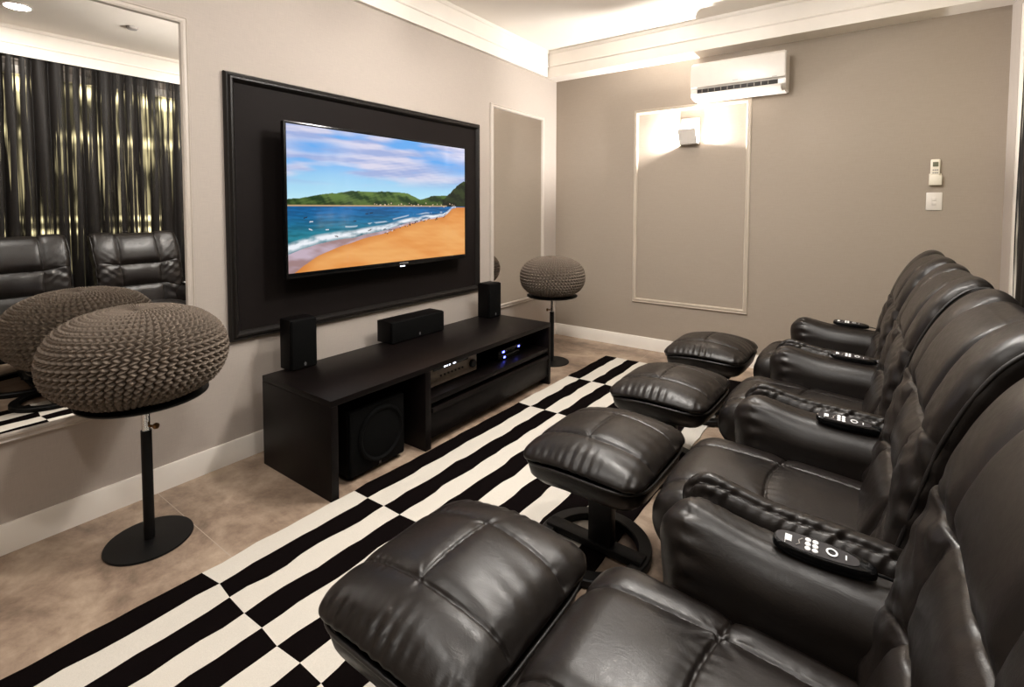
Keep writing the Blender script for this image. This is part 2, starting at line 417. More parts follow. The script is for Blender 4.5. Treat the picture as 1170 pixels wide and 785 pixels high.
cf = np.clip(sst(-.35, .45, cl) * sst(.58, .68, v) * (1 - np.clip(gap * (.7 + .5 * cl2), 0, 1)), 0, 1) * .95
img = mixc(sky, cloud, cf)
hb = sst(.50, .58, v) * (1 - sst(.64, .72, v)) * .3
img = mixc(img, one * lin(150, 205, 240), hb)
sea = mixc(one * lin(20, 98, 158), one * lin(36, 118, 134), sst(.44, .22, v))
sw = fbm(u * 26, v * 160, 31) * .5 + .5
sea = sea * (.75 + .5 * np.clip(sw, 0, 1))[..., None]
img = np.where((v < HZ)[..., None], sea, img)
# hills
h1 = HZ + np.interp(u, [0, .08, .16, .26, .36, .46, .54, .60, .66, .72], [.045, .062, .085, .105, .112, .116, .115, .100, .066, .03]) + .0025 * fbm(u * 60, u * 0, 41)
h2 = HZ + np.interp(u, [.62, .68, .75, .82, .9, 1], [.02, .055, .088, .094, .10, .10]) + .003 * fbm(u * 70, u * 0, 43)
h3 = HZ + np.interp(u, [.82, .86, .90, .94, 1], [.04, .09, .135, .19, .235]) + .006 * fbm(u * 60, u * 0, 47)
tex = fbm(u * 60, v * 90, 51) * .5 + .5
def hill(img, h, ca, cb, top):
    m = (v >= HZ - .004) & (v < h)
    c = mixc(one * lin(*ca), one * lin(*cb), np.clip(tex, 0, 1)) * (0.75 + .5 * np.clip((v - HZ) / top, 0, 1))[..., None]
    return np.where(m[..., None], c, img)
img = hill(img, np.where(u < .70, h1, 0), (30, 58, 26), (92, 118, 58), .12)
img = hill(img, np.where(u > .62, h2, 0), (26, 48, 24), (72, 98, 42), .1)
img = hill(img, np.where(u > .83, h3, 0), (16, 28, 16), (40, 56, 26), .2)
edge = (np.abs(v - HZ) < .006) & (u < .86)
img = np.where(edge[..., None], lin(190, 160, 120) * one, img)
roofs = (np.abs(v - HZ - .012 - .01 * wr(u * 120, 9)) < .004) & (u > .4) & (u < .93) & (wr(u * 300, 5) > .4)
img = np.where(roofs[..., None], lin(224, 196, 170) * one, img)
# sand and surf: shore line v_s(u)
us = np.array([0, .06, .12, .25, .36, .47, .62, .73, .83, .90, 1.0]); vs_ = np.array([-.03, .045, .10, .172, .21, .245, .312, .338, .358, .425, .445])
shore = np.interp(u, us, vs_) + .006 * wr(u * 40, 61)
sand = mixc(one * lin(226, 148, 76), one * lin(236, 172, 102), np.clip(fbm(u * 14, v * 22, 71) * .4 + .5, 0, 1))
sand = mixc(sand, one * lin(200, 116, 48), np.clip(1 - (shore - v) / .06, 0, 1) * .6)
wet = mixc(one * lin(196, 176, 190), one * lin(160, 130, 130), np.clip(fbm(u * 20, v * 30, 81) * .5 + .5, 0, 1))
wd = np.interp(u, [0, .12, .3, .5, .7, .9, 1], [.155, .085, .030, .020, .010, .004, .003])
m_wet = (v >= shore) & (v < shore + wd) & (v < HZ)
img = np.where(m_wet[..., None], wet, img)
fo = fbm(u * 50, v * 90, 91) * .5 + .5
fd = (v - shore - wd + .004) / (.062 * (1.15 - u) + .012)
foam = np.clip((1 - np.abs(fd - .5) * 2) * 1.4, 0, 1) * np.clip(fo * .7 + .5, 0, 1)
foam = np.where((v < HZ) & (u < .93), foam, 0)
img = mixc(img, one * lin(238, 242, 248), np.clip(foam, 0, 1))
f2 = np.clip(1 - np.abs(v - (shore + wd + .085 * (1.05 - u) + .02)) / .008, 0, 1) * (fo > .5) * (v < HZ - .01) * (u > .25) * (u < .85) * .7
img = mixc(img, one * lin(225, 235, 242), f2)
m_sand = (v < shore) & (v < HZ - .01 + .0 * u)
m_sand |= (u > .93) & (v < HZ - .012)
img = np.where(m_sand[..., None], sand, img)
rs = np.random.RandomState(5)
for i in range(60):                          # birds: on the surf line and over the water
    if i < 50:
        bu = rs.uniform(.46, .86); bv = np.interp(bu, us, vs_) + rs.uniform(-.012, .014); w = .0035
    else:
        bu = rs.uniform(.0, .6); bv = rs.uniform(.22, .38) + .06 * bu; w = .008
    bird = (np.abs(u - bu) < w) & (np.abs(v - bv - (u - bu) * rs.uniform(-.6, .6)) < .0035)
    img = np.where(bird[..., None], (lin(40, 38, 44) if rs.rand() < .75 else lin(215, 220, 226)) * one, img)
V = np.stack([np.full(u.shape, .0005), -SY + u * 2 * SY, SZ0 + v * (SZ1 - SZ0)], -1).reshape(-1, 3)
ii = np.arange((NU + 1) * (NV + 1)).reshape(NU + 1, NV + 1)
F = np.stack([ii[:-1, :-1], ii[1:, :-1], ii[1:, 1:], ii[:-1, 1:]], -1).reshape(-1, 4)
scr = npobj('screen', V, F, M['tv_picture'], tv)
ca = scr.data.color_attributes.new('picture', 'FLOAT_COLOR', 'POINT')
ca.data.foreach_set('color', np.concatenate([np.clip(img, 0, 1).reshape(-1, 3), np.ones((V.shape[0], 1))], 1).astype(np.float32).ravel())

# ------------------------------------------------------------------ media console and what stands on and in it
CX0, CX1, CY0, CY1, CZ = -2.36, -1.805, 1.207, 2.972, .437
con = thing('media_console', 'long low dark wood media console under the television', 'console', (CX1, (CY0 + CY1) / 2, 0))
cm = (CY0 + CY1) / 2
def cbox(name, x0, x1, y0, y1, z0, z1, m=None, par=None, bev=.0015):
    return box(name, x0 - CX1, x1 - CX1, y0 - cm, y1 - cm, z0, z1, m or M['wenge'], par or con, bev)
cbox('top_panel', CX0, CX1, CY0, CY1, CZ - .027, CZ)
cbox('side_panel', CX0, CX1, CY0, CY0 + .035, 0, CZ - .028)
cbox('side_panel', CX0, CX1, CY1 - .026, CY1, 0, CZ - .028)
cbox('divider', CX0 + .01, CX1, 1.752, 1.790, 0, CZ - .028)
cbox('back_panel', CX0, CX0 + .012, CY0 + .036, CY1 - .027, .05, CZ - .028)
cbox('shelf', CX0 + .013, CX1 - .004, 1.791, CY1 - .027, .235, .262)
cbox('bottom_panel', CX0 + .013, CX1 - .03, 1.791, CY1 - .027, .035, .055)
dr = cbox('drawer', CX1 - .35, CX1 - .006, 1.794, CY1 - .030, .058, .205, bev=.003)
bm = bmesh.new()
add_prism(bm, [(0, 0), (.010, 0), (.010, .018), (.006, .024), (0, .024)], 1.80 - cm, CY1 - .036 - cm, lambda a, b, s: (-.006 + a, s, .186 + b))
obj('handle_rail', bm, M['wenge'], dr).matrix_parent_inverse = Matrix.Identity(4)

def bookshelf_speaker(label, x0, x1, y0, y1, z0, z1, horizontal=False, group='bookshelf speakers on the console'):
    cx, cy = x1, (y0 + y1) / 2
    t = thing('loudspeaker', label, 'speaker', (cx, cy, z0), 0, group)
    w = (y1 - y0) / 2; h = z1 - z0; d = x1 - x0
    box('cabinet', -d, -.018, -w, w, 0, h, M['speaker_wrap'], t, .004)
    bm = bmesh.new()
    add_box(bm, -.0185, 0, -w + .001, w - .001, .001, h - .001, .009, 4)
    obj('grille', bm, M['grille'], t)
    bm = bmesh.new()
    for k in (-1, 0, 1): add_box(bm, -.001, .002, k * .0035 - .0009, k * .0035 + .0009, .016, .036 - abs(k) * .004, .0004, 1)
    add_lathe(bm, [(.0058, -.001), (.0058, .002), (.0046, .002), (.0046, -.001)], 20, (0, 0, .026), 'x')
    obj('emblem', bm, M['emblem'], t)
    return t
bookshelf_speaker('small black speaker upright on the near left end of the console', -2.395, -2.285, 1.318, 1.458, CZ, .690)
bookshelf_speaker('wide black centre speaker lying on the console below the television', -2.40, -2.262, 1.93, 2.372, CZ, .568)
bookshelf_speaker('small black speaker upright on the far end of the console beside the farther pouf', -2.34, -2.225, 2.81, 2.948, CZ, .690)

# subwoofer
sw = thing('subwoofer', 'black cube subwoofer on the floor inside the open console bay', 'subwoofer', (-1.86, 1.50, 0))
bm = bmesh.new(); add_box(bm, -.36, -.022, -.162, .162, .022, .327, .006)
obj('cabinet', bm, M['speaker_wrap'], sw)
bm = bmesh.new(); add_box(bm, -.022, 0, -.160, .160, .024, .325, .008, 3)
obj('front_baffle', bm, M['grille'], sw)
bm = bmesh.new()
add_lathe(bm, [(.132, -.002), (.132, .006), (.126, .014), (.118, .015), (.113, .010), (.108, .006), (.05, .012), (.001, .014)], 56, (0, .012, .178), 'x')
obj('driver', bm, M['grille'], sw)
bm = bmesh.new()
for k in (-1, 0, 1): add_box(bm, -.001, .003, .005 + k * .004 - .001, .005 + k * .004 + .001, .032, .054, .0004, 1)
obj('emblem', bm, M['emblem'], sw)
for sx in (-.33, -.05):
    for sy in (-.13, .13): lathe('foot', [(.018, 0), (.018, .023)], M['black_plastic'], sw, 20, (sx, sy, 0))

# av receiver on the shelf
rc = thing('av_receiver', 'grey audio receiver with glowing display on the console shelf', 'receiver', (-1.90, 2.06, .262))
box('case', -.32, -.012, -.185, .205, .012, .128, M['black_plastic'], rc, .003)
box('front_panel', -.012, 0, -.19, .21, .010, .132, M['receiver_face'], rc, .003)
box('display_window', -.001, .002, -.16, .13, .094, .118, M['gloss_black'], rc, .001)
for y0, w in ((-.075, .030), (-.035, .012), (.00, .022)): box('display_digit', .001, .0032, y0, y0 + w, .098, .113, M['led_white'], rc, .0005)
lathe('volume_knob', [(.024, 0), (.024, .014), (.021, .018)], M['black_plastic'], rc, 32, (0, .165, .06), 'x')
for k in range(7):
    lathe('button', [(.006, 0), (.006, .005)], M['black_plastic'], rc, 14, (0, -.10 + k * .03, .058), 'x')
for sy in (-.15, .17):
    for sx in (-.28, -.03): lathe('foot', [(.016, 0), (.016, .0125)], M['black_plastic'], rc, 16, (sx, sy, 0))
def set_top(label, x, y, z, w, h, d, leds):
    t = thing('set_top_box', label, 'set-top box', (x, y, z), 0, 'small boxes on the console shelf')
    box('case', -d, 0, -w / 2, w / 2, 0, h, M['gloss_black'], t, .004)
    for ly, lw in leds: box('indicator_light', 0, .003, ly, ly + lw, h * .35, h * .35 + .012, M['led_blue'], t, .001)
    box('display', -.001, .0015, -.03, .05, h * .3, h * .7, M['black_plastic'], t, .0005)
set_top('upper small black box with two blue lights on the console shelf', -1.90, 2.62, .296, .27, .034, .18, ((-.092, .022), (.082, .018)))
set_top('lower small black box with one blue light on the console shelf', -1.895, 2.60, .262, .24, .033, .18, ((-.066, .020),))

# ------------------------------------------------------------------ pedestal stools with knitted poufs
def pedestal(label, x, y, ztop, rot):
    t = thing('pedestal_stool', label, 'stool', (x, y, 0), rot, 'black pedestal stools')
    lathe('base', [(.138, 0), (.140, .003), (.138, .008), (.03, .010), (.019, .0105)], M['black_metal'], t, 64)
    lathe('pole', [(.0175, .012), (.0175, ztop - .135)], M['black_metal'], t, 28)
    lathe('sleeve', [(.0140, ztop - .136), (.0140, ztop - .014)], M['chrome'], t, 28)
    bm = bmesh.new(); add_lathe(bm, [(.0045, .010), (.0045, .030), (.010, .031), (.012, .036), (.010, .044), (.003, .046)], 20, (0, 0, ztop - .120 - .036 + .036), 'y')
    obj('height_knob', bm, M['brass'], t)
    lathe('seat_plate', [(.05, ztop - .014), (.196, ztop - .010), (.203, ztop - .005), (.203, ztop - .001), (.198, ztop)], M['black_metal'], t, 72)
    return t
S1 = (-2.158, .668); S2 = (-2.058, 3.405)
pedestal('black pedestal stool carrying the large knitted pouf in the foreground', S1[0], S1[1], .557, -.95)
pedestal('black pedestal stool carrying the knitted pouf past the far console end', S2[0], S2[1], .545, 2.2)
# pouf: zig-zag rope ridges running over an oblate ball
NCOL, SU, NROW, SV = 62, 11, 29, 12
nu, nv = NCOL * SU, NROW * SV
prof = []
R0, HH, Pw = .272, .340, 2.45
ph = np.linspace(-PI / 2, PI / 2, 2000)
pr_ = R0 * np.abs(np.cos(ph)) ** (2 / Pw); pz_ = HH / 2 * np.sign(np.sin(ph)) * np.abs(np.sin(ph)) ** (2 / 2.15)
pz_ = np.where(pz_ > 0, pz_ - .018 * np.exp(-(pr_ / .05) ** 2), np.maximum(pz_, -HH / 2 + .022))
sarc = np.concatenate([[0], np.cumsum(np.hypot(np.diff(pr_), np.diff(pz_)))]); sarc /= sarc[-1]
sv = np.linspace(.012, .988, nv + 1)
rr = np.interp(sv, sarc, pr_); zz = np.interp(sv, sarc, pz_)
tr_ = np.gradient(rr); tz_ = np.gradient(zz); L = np.hypot(tr_, tz_); nr_, nz_ = tz_ / L, -tr_ / L
uu, vv = np.meshgrid(np.arange(nu) / nu * NCOL, np.arange(nv + 1) / nv * NROW, indexing='ij')
colid = np.floor(uu); 
zig = np.abs((vv % 1) * 2 - 1) * 2 - 1           # triangle -1..1
cellw = 2 * PI * rr / NCOL
d = (uu % 1) - .5 - .22 * np.sin(zig * PI / 2)
d = np.where(d > .5, d - 1, np.where(d < -.5, d + 1, d))
ridge = np.sqrt(np.clip(1 - (d / .37) ** 2, 0, 1))
beads = .55 + .45 * np.abs(np.sin(2 * PI * vv + .6)) ** .6
amp = .0205 * np.clip(cellw / .024, .25, 1)[None, :]
hgt = amp * (ridge * beads - .45)
rnd = np.random.RandomState(2); hgt = hgt + .0012 * wr2(uu * 1.1, vv * 1.4, 12)
ang = uu / NCOL * 2 * PI + .55 * (vv / NROW - .5)
lump = .006 * np.sin(ang * 2 + 1.1) + .004 * np.sin(ang * 3 + .3)
Rr = rr[None, :] + nr_[None, :] * hgt + lump * (rr / R0)[None, :]; Zz = zz[None, :] + nz_[None, :] * hgt
V = np.stack([Rr * np.cos(ang), Rr * np.sin(ang), Zz + HH / 2], -1).reshape(-1, 3)
gi = np.arange(nu * (nv + 1)).reshape(nu, nv + 1)
F = np.stack([gi, np.roll(gi, -1, 0)], 0)
F = np.stack([F[0][:, :-1], F[1][:, :-1], F[1][:, 1:], F[0][:, 1:]], -1).reshape(-1, 4)
pouf = npobj('knitted_pouf', V, F, M['rope'])
# close the two poles with a gathered knot
bm = bmesh.new(); bm.from_mesh(pouf.data)
be = [e for e in bm.edges if e.is_boundary]
bmesh.ops.holes_fill(bm, edges=be, sides=0)
bm.to_mesh(pouf.data); bm.free()
for p in pouf.data.polygons: p.use_smooth = True
zmin = min(v.co.z for v in pouf.data.vertices)
pouf.location = (S1[0], S1[1] - .014, .5575 - zmin); pouf.rotation_euler = (0, 0, .4)
tag(pouf, 'chunky knitted taupe pouf on the stool nearest the camera, before the big mirror', 'pouf', 'knitted poufs')
p2 = pouf.copy(); COL.objects.link(p2); p2.location = (S2[0], S2[1], .5455 - zmin * .95); p2.rotation_euler = (0, 0, 1.9)
p2.scale = (.95, .95, .95)
tag(p2, 'chunky knitted taupe pouf on the far stool past the end of the console', 'pouf', 'knitted poufs')

# ------------------------------------------------------------------ striped rug
NST, SWD = 11, .0965
rows = [-.55, .09, .708, 1.314, 1.946, 2.540, 3.160, 3.790]
first = [1, 0, 1, 0, 0, 1, 0]                 # 0: first stripe black, 1: first stripe white... (index by row from the front)
first = [1, 0, 1, 0, 0, 1, 0]
NY = 10
ys = []; rowof = []
for k in range(len(rows) - 1):
    for j in range(NY): ys.append(rows[k] + (rows[k + 1] - rows[k]) * j / NY); rowof.append(k)
ys.append(rows[-1]); ys = np.array(ys)
base_x = -1.806 + (ys - .7) * .0145
bm = bmesh.new(); top = []; bot = []
for j, y in enumerate(ys):
    rt, rb = [], []
    for i in range(NST + 1):
        wob = .0045 * wr(np.array(y * 22.0), 100 + i) * (1 if 0 < i < NST else .6) + .0022 * math.sin(y * 140 + i * 2)
        x = base_x[j] + i * SWD + float(wob)
        yy = y + .006 * float(wr(np.array(i * 2.3 + j * 7.1), 9)) * (1 if 0 < j < len(ys) - 1 else .7)
        z = .009 + .0012 * float(wr(np.array(x * 9 + y * 5), 4))
        rt.append(bm.verts.new((x, yy, z))); rb.append(bm.verts.new((x, yy, .0005)))
    top.append(rt); bot.append(rb)
for j in range(len(ys) - 1):
    for i in range(NST):
        c = (i + first[rowof[j]]) % 2
        f = bm.faces.new((top[j][i], top[j][i + 1], top[j + 1][i + 1], top[j + 1][i])); f.material_index = c
        f = bm.faces.new((bot[j][i], bot[j + 1][i], bot[j + 1][i + 1], bot[j][i + 1])); f.material_index = c
    for i, sgn in ((0, 0), (NST, 1)):
        a, b, c_, d_ = top[j][i], top[j + 1][i], bot[j + 1][i], bot[j][i]
        f = bm.faces.new((a, b, c_, d_) if sgn == 0 else (d_, c_, b, a)); f.material_index = (min(i, NST - 1) + first[rowof[j]]) % 2
for j in (0, len(ys) - 1):
    for i in range(NST):
        f = bm.faces.new((top[j][i], bot[j][i], bot[j][i + 1], top[j][i + 1])); f.material_index = (i + first[rowof[min(j, len(rowof) - 1)]]) % 2
rug = obj('striped_rug', bm, [M['rug_black'], M['rug_white']])
tag(rug, 'black and white striped woven rug on the floor between console and recliners', 'rug')

# ------------------------------------------------------------------ recliners
def catmull(pts, n):
    P = [Vector(p) for p in pts]; P = [P[0] * 2 - P[1]] + P + [P[-1] * 2 - P[-2]]; out = []
    for i in range(1, len(P) - 2):
        for k in range(n):
            t = k / n; a, b, c, d = P[i - 1:i + 3]
            out.append(.5 * ((2 * b) + (c - a) * t + (2 * a - 5 * b + 4 * c - d) * t * t + (3 * b - a - 3 * c + d) * t ** 3))
    out.append(P[-2]); return out

def seat_mesh():
    P, F = cube_grid(190, 160, 30); hx, hy, hz = .325, .247, .098
    V = rounded(P, (hx, hy, hz), (.105, .055, .090))
    x, y, z = V[:, 0].copy(), V[:, 1].copy(), V[:, 2].copy()
    xn, yn = x / hx, y / hy
    up = np.clip(z / hz, 0, 1)
    V[:, 2] += up * .026 * (1 - yn ** 2) * (1 - .6 * xn ** 2)
    V[:, 2] += -.10 * (x + hx) * .55 * (.4 + .6 * (z > -1))            # slopes down to the rear
    V[:, 0] -= .018 * (1 - yn ** 2) * np.clip(-xn, 0, 1)              # bowed front edge
    N = normals(V, F)
    t = sst(.15, .6, N[:, 2]) + sst(.3, .8, -N[:, 0]) * (z > -.05)
    t = np.clip(t, 0, 1)
    ax = .135 + .01 * np.cos(x * 9)
    dl = np.abs(np.abs(y) - ax); dc = np.abs(x + .045 + .012 * np.cos(y * 12)); within = sst(hx + .02, hx - .08, x)
    g = .0065 * gr(dl, .0034) + .006 * gr(dl, .022)
    g = np.maximum(g, .0065 * gr(dc, .0034) + .007 * gr(dc, .026))
    pk = .0008 * wr(x * 190, 3) * dec(dl, .012) + .0010 * wr(y * 170, 4) * dec(dc, .016)
    rad = np.hypot(x + .045, np.abs(y) - .135)
    fold = .0022 * wr2(x * 16, y * 22, 17) + .0030 * wr(np.arctan2(x + .045, np.abs(y) - .135) * 5, 19) * dec(rad, .05)
    rear = .004 * wr(y * 30, 8) * sst(.1, .3, x)
    side = .0016 * wr(x * 60, 6) * sst(.8, 1, np.abs(yn))
    disp = t * (-g + pk + fold + rear) + side
    V = V + N * disp[:, None]
    V += np.array([-.160, 0, .356]); return V, F

BACKC = [(-.030, .30), (-.004, .36), (.022, .45), (.052, .56), (.077, .66), (.101, .75), (.128, .83), (.162, .906), (.203, .970), (.256, 1.016), (.314, 1.024)]
def back_curve(s):                                    # s in metres of arc from the bottom
    c = np.array([list(p) for p in catmull([(a, 0, b) for a, b in BACKC], 14)])[:, [0, 2]]
    L = np.concatenate([[0], np.cumsum(np.linalg.norm(np.diff(c, axis=0), axis=1))])
    x = np.interp(s, L, c[:, 0]); z = np.interp(s, L, c[:, 1])
    e = 1e-3; tx = np.interp(s + e, L, c[:, 0]) - np.interp(s - e, L, c[:, 0]); tz = np.interp(s + e, L, c[:, 1]) - np.interp(s - e, L, c[:, 1])
    n = np.hypot(tx, tz); return x, z, tx / n, tz / n, L[-1]
def back_mesh():
    P, F = cube_grid(22, 170, 230); _, _, _, _, LT = back_curve(np.array([.1]))
    hx, hy, hs = .062, .312, LT / 2
    V = rounded(P, (hx, hy, hs), (.030, .042, .045))
    d, y, s = V[:, 0].copy(), V[:, 1].copy(), V[:, 2] + hs
    yn = y / hy
    front = sst(.0, -.5, P[:, 0]) * 1.0
    front = np.where(P[:, 0] < -.98, 1, front)
    x, z, tx, tz, _ = back_curve(s)
    # outline: waist at the crease, flared head wings, narrower lumbar
    _, zc0, _, _, _ = back_curve(s)
    HS = .765
    wid = 1 - .016 * gr(zc0 - HS, .030) - .07 * sst(.56, .32, zc0) + .012 * gr(zc0 - .90, .10)
    y2 = y * wid
    # front relief
    ay = np.abs(y)
    head = sst(HS, HS + .05, zc0)
    dv = np.abs(ay - .140 - .010 * gr(zc0 - HS, .06))
    dh = np.abs(zc0 - HS - .018 * (ay > .14) * sst(.14, .3, ay)); dl2 = np.abs(zc0 - .585 + .05 * sst(.15, .3, ay)); dm = np.abs(zc0 - .655)
    ctr = sst(.155, .125, ay)
    rel = .011 * np.sqrt(np.clip(1 - ((ay - .225) / .085) ** 2, 0, 1)) * (1 - ctr)          # side bolsters
    rel += .014 * ctr * head * np.sqrt(np.clip(1 - ((zc0 - .885) / .125) ** 2, 0, 1))
    rel += .010 * ctr * (1 - head) * np.abs(np.sin((zc0 - .585) / (HS - .585) * PI)) * (zc0 > .585)
    rel += .022 * ctr * np.sqrt(np.clip(1 - ((zc0 - .47) / .115) ** 2, 0, 1))
    g = .0055 * gr(dv, .0036) + .005 * gr(dv, .022)
    g = np.maximum(g, (.008 * gr(dh, .004) + .009 * gr(dh, .026)) * (1 - .65 * sst(.2, .29, ay)))
    g = np.maximum(g, (.007 * gr(dl2, .004) + .008 * gr(dl2, .026)) * (1 - .7 * sst(.2, .29, ay)))
    pk = .0020 * wr(y * 110, 21) * (dec(dh, .02) + dec(dl2, .02)) + .0020 * wr(zc0 * 120, 22) * dec(dv, .016) * (1 - .8 * head)
    fold = .0036 * wr2(y * 20, zc0 * 34, 23) * (1 - .8 * head) + .0032 * wr(zc0 * 60 + ay * 30, 25) * sst(.12, .25, ay) * (1 - .85 * head)
    fan = .0042 * wr((ay * 75 - zc0 * 80), 27) * sst(.13, .2, ay) * dec(zc0 - .70, .06)
    disp = front * (rel - g + pk + fold + fan)
    dd = d - disp + .018 * (P[:, 0] > .2) * 0
    # plump thickness towards the middle of the rear
    X = x + tz * (dd + hx); Z = z - tx * (dd + hx)
    side = .0025 * wr(zc0 * 70, 31) * sst(.9, 1, np.abs(P[:, 1]))
    Vv = np.stack([X, y2 + np.sign(y) * side, Z], -1)
    return Vv, F
def back_pipe(side):
    pts = []; _, _, _, _, LT = back_curve(np.array([.1]))
    for s in np.linspace(.02, LT - .012, 46):
        x, z, tx, tz, _ = back_curve(np.array([s])); x, z, tx, tz = float(x[0]), float(z[0]), float(tx[0]), float(tz[0])
        wid = 1 - .016 * math.exp(-((z - .765) / .03) ** 2) - .07 * float(sst(.56, .32, np.array(z))) + .012 * math.exp(-((z - .9) / .1) ** 2)
        dd = .016
        pts.append((x + tz * dd, side * (.3085 * wid), z - tx * dd))
    return pts

def arm_mesh(sign, which):
    """which: 'wide' arm carries the remote; 'ruched' arm has a gathered seam along the top. sign: +1 far side"""
    P, F = cube_grid(150, 44, 72); hx, hy, hz = (.240, .074, .165) if which == 'wide' else (.232, .053, .165)
    V = rounded(P, (hx, hy, hz), (.075, hy - .003, .068 if which == 'wide' else .055))
    x, y, z = V[:, 0].copy(), V[:, 1].copy(), V[:, 2].copy()
    xn, yn, zn = x / hx, y / hy, z / hz
    bul = .012 * (1 - xn ** 2) * (1 - zn ** 2)
    V[:, 1] += np.sign(y) * bul * (np.abs(yn) > .2) * (np.sign(y) == -sign)      # inner face plump towards the seat
    V[:, 2] += np.clip(zn, 0, 1) * (.012 * (1 - yn ** 2) + .034 * np.exp(-((x + .20) / .12) ** 2) - .010 * sst(0, 1, xn))
    V[:, 0] -= np.clip(-xn, 0, 1) ** 4 * (.012 * (1 - yn ** 2)) + np.clip(-xn, 0, 1) * .030 * np.clip(zn * .5 + .2, -.3, .7)
    out_ = np.clip(y * sign / hy, 0, 1)
    V[:, 2] += (.046 if which == 'wide' else .026) * out_ ** (1.7 if which == 'wide' else 2.2) * np.clip(zn * 1.6 - .6, 0, 1) * sst(-1.0, -.75, xn)
    N = normals(V, F)
    # seam line on the top / outer shoulder
    ysm = (.030 if which == 'wide' else -.030) * sign if False else sign * (.052 if which == 'wide' else .022)
    topw = sst(.1, .5, N[:, 2])
    ds = y - ysm
    outer = (ds * sign > 0)
    g = .010 * gr(ds, .006) * topw
    amp = (.0040 if which == 'ruched' else .0022) * np.clip(.6 + .5 * wr(x * 40, 45), .15, 1.3)
    frontness = .35 + .65 * sst(.05, -.2, x)
    ru = amp * (wr(x * 230 + y * 170 * sign, 41 if which == 'wide' else 43)) * np.where(outer, dec(ds, .028), dec(ds, .020)) * sst(-.2, .4, N[:, 2]) * (frontness if which == 'wide' else 1)
    # gathers round the front end
    dfe = np.abs(x + hx - .055)
    fe = .0048 * wr(z * 120 + y * 90, 47) * dec(dfe, .022) + .010 * -gr(dfe - .002, .006) * sst(.35, -.1, np.abs(zn) - .6) * .0
    fe *= sst(.2, .6, zn + .6)
    soft = .0014 * wr2(x * 22, z * 26, 49)
    V = V + N * (-g + ru + fe + soft)[:, None]
    V += np.array([-.105, sign * (.304 if which == 'wide' else .325), .378 + (.006 if which == 'ruched' else 0)]); return V, F

chair0 = None
def torus_flat(bm, cx, cy, R, w, z0, z1, n=64):
    inn, out = [], []
    prof = [(R - w, z0), (R, z0), (R, z1 - .004), (R - .004, z1), (R - w + .004, z1), (R - w, z1 - .004)]
    rings = []
    for i in range(n):
        a = 2 * PI * i / n
        rings.append([bm.verts.new((cx + r * math.cos(a), cy + r * math.sin(a), z)) for r, z in prof])
    m = len(prof)
    for i in range(n):
        a, b = rings[i], rings[(i + 1) % n]
        for j in range(m): bm.faces.new((a[j], a[(j + 1) % m], b[(j + 1) % m], b[j]))

def make_recliner():
    t = thing('recliner', '', 'recliner', (0, 0, 0), 0, 'black leather recliners in a row')
    st = npobj('seat', *seat_mesh(), M['leather'], t)
    V, F = back_mesh(); bk = npobj('backrest', V, F, M['leather'], t)
    for s in (-1, 1):
        tube('piping', back_pipe(s), .0042, M['piping'], bk)
    a = npobj('armrest', *arm_mesh(1, 'wide'), M['leather'], t)
    b = npobj('armrest', *arm_mesh(-1, 'ruched'), M['leather'], t)
    # swivel base: ring on the floor, column, under-seat frame
    bm = bmesh.new(); torus_flat(bm, -.20, 0, .315, .055, 0, .030); add_box(bm, -.49, .09, -.03, .03, .010, .040, .005)
    obj('base_ring', bm, M['black_metal'], t)
    lathe('column', [(.055, .040), (.045, .06), (.040, .225)], M['black_metal'], t, 32, (-.20, 0, 0))
    bm = bmesh.new(); add_box(bm, -.44, .02, -.20, .20, .222, .262, .008); obj('seat_frame', bm, M['black_metal'], t)
    return t
def dup(root, loc, label, rz=0):
    r = root.copy(); COL.objects.link(r); r.location = loc; r.rotation_euler = (0, 0, rz); r['label'] = label
    for ch in list(root.children):
        c = ch.copy(); COL.objects.link(c); c.parent = r
        for g in list(ch.children):
            d = g.copy(); COL.objects.link(d); d.parent = c
    return r
CHY = [.812, 1.582, 2.358, 3.135]
CH_LAB = ['black leather recliner nearest the camera, its backrest cut off by the right frame edge',
          'black leather recliner second from the camera, right behind the foreground one',
          'black leather recliner third from the camera, between two other recliners',
          'black leather recliner at the far end of the row, nearest the back wall']
chair0 = make_recliner()
chair0.location = (0, CHY[0], 0); chair0['label'] = CH_LAB[0]
for yy, lb in list(zip(CHY, CH_LAB))[1:]: dup(chair0, (0, yy, 0), lb)

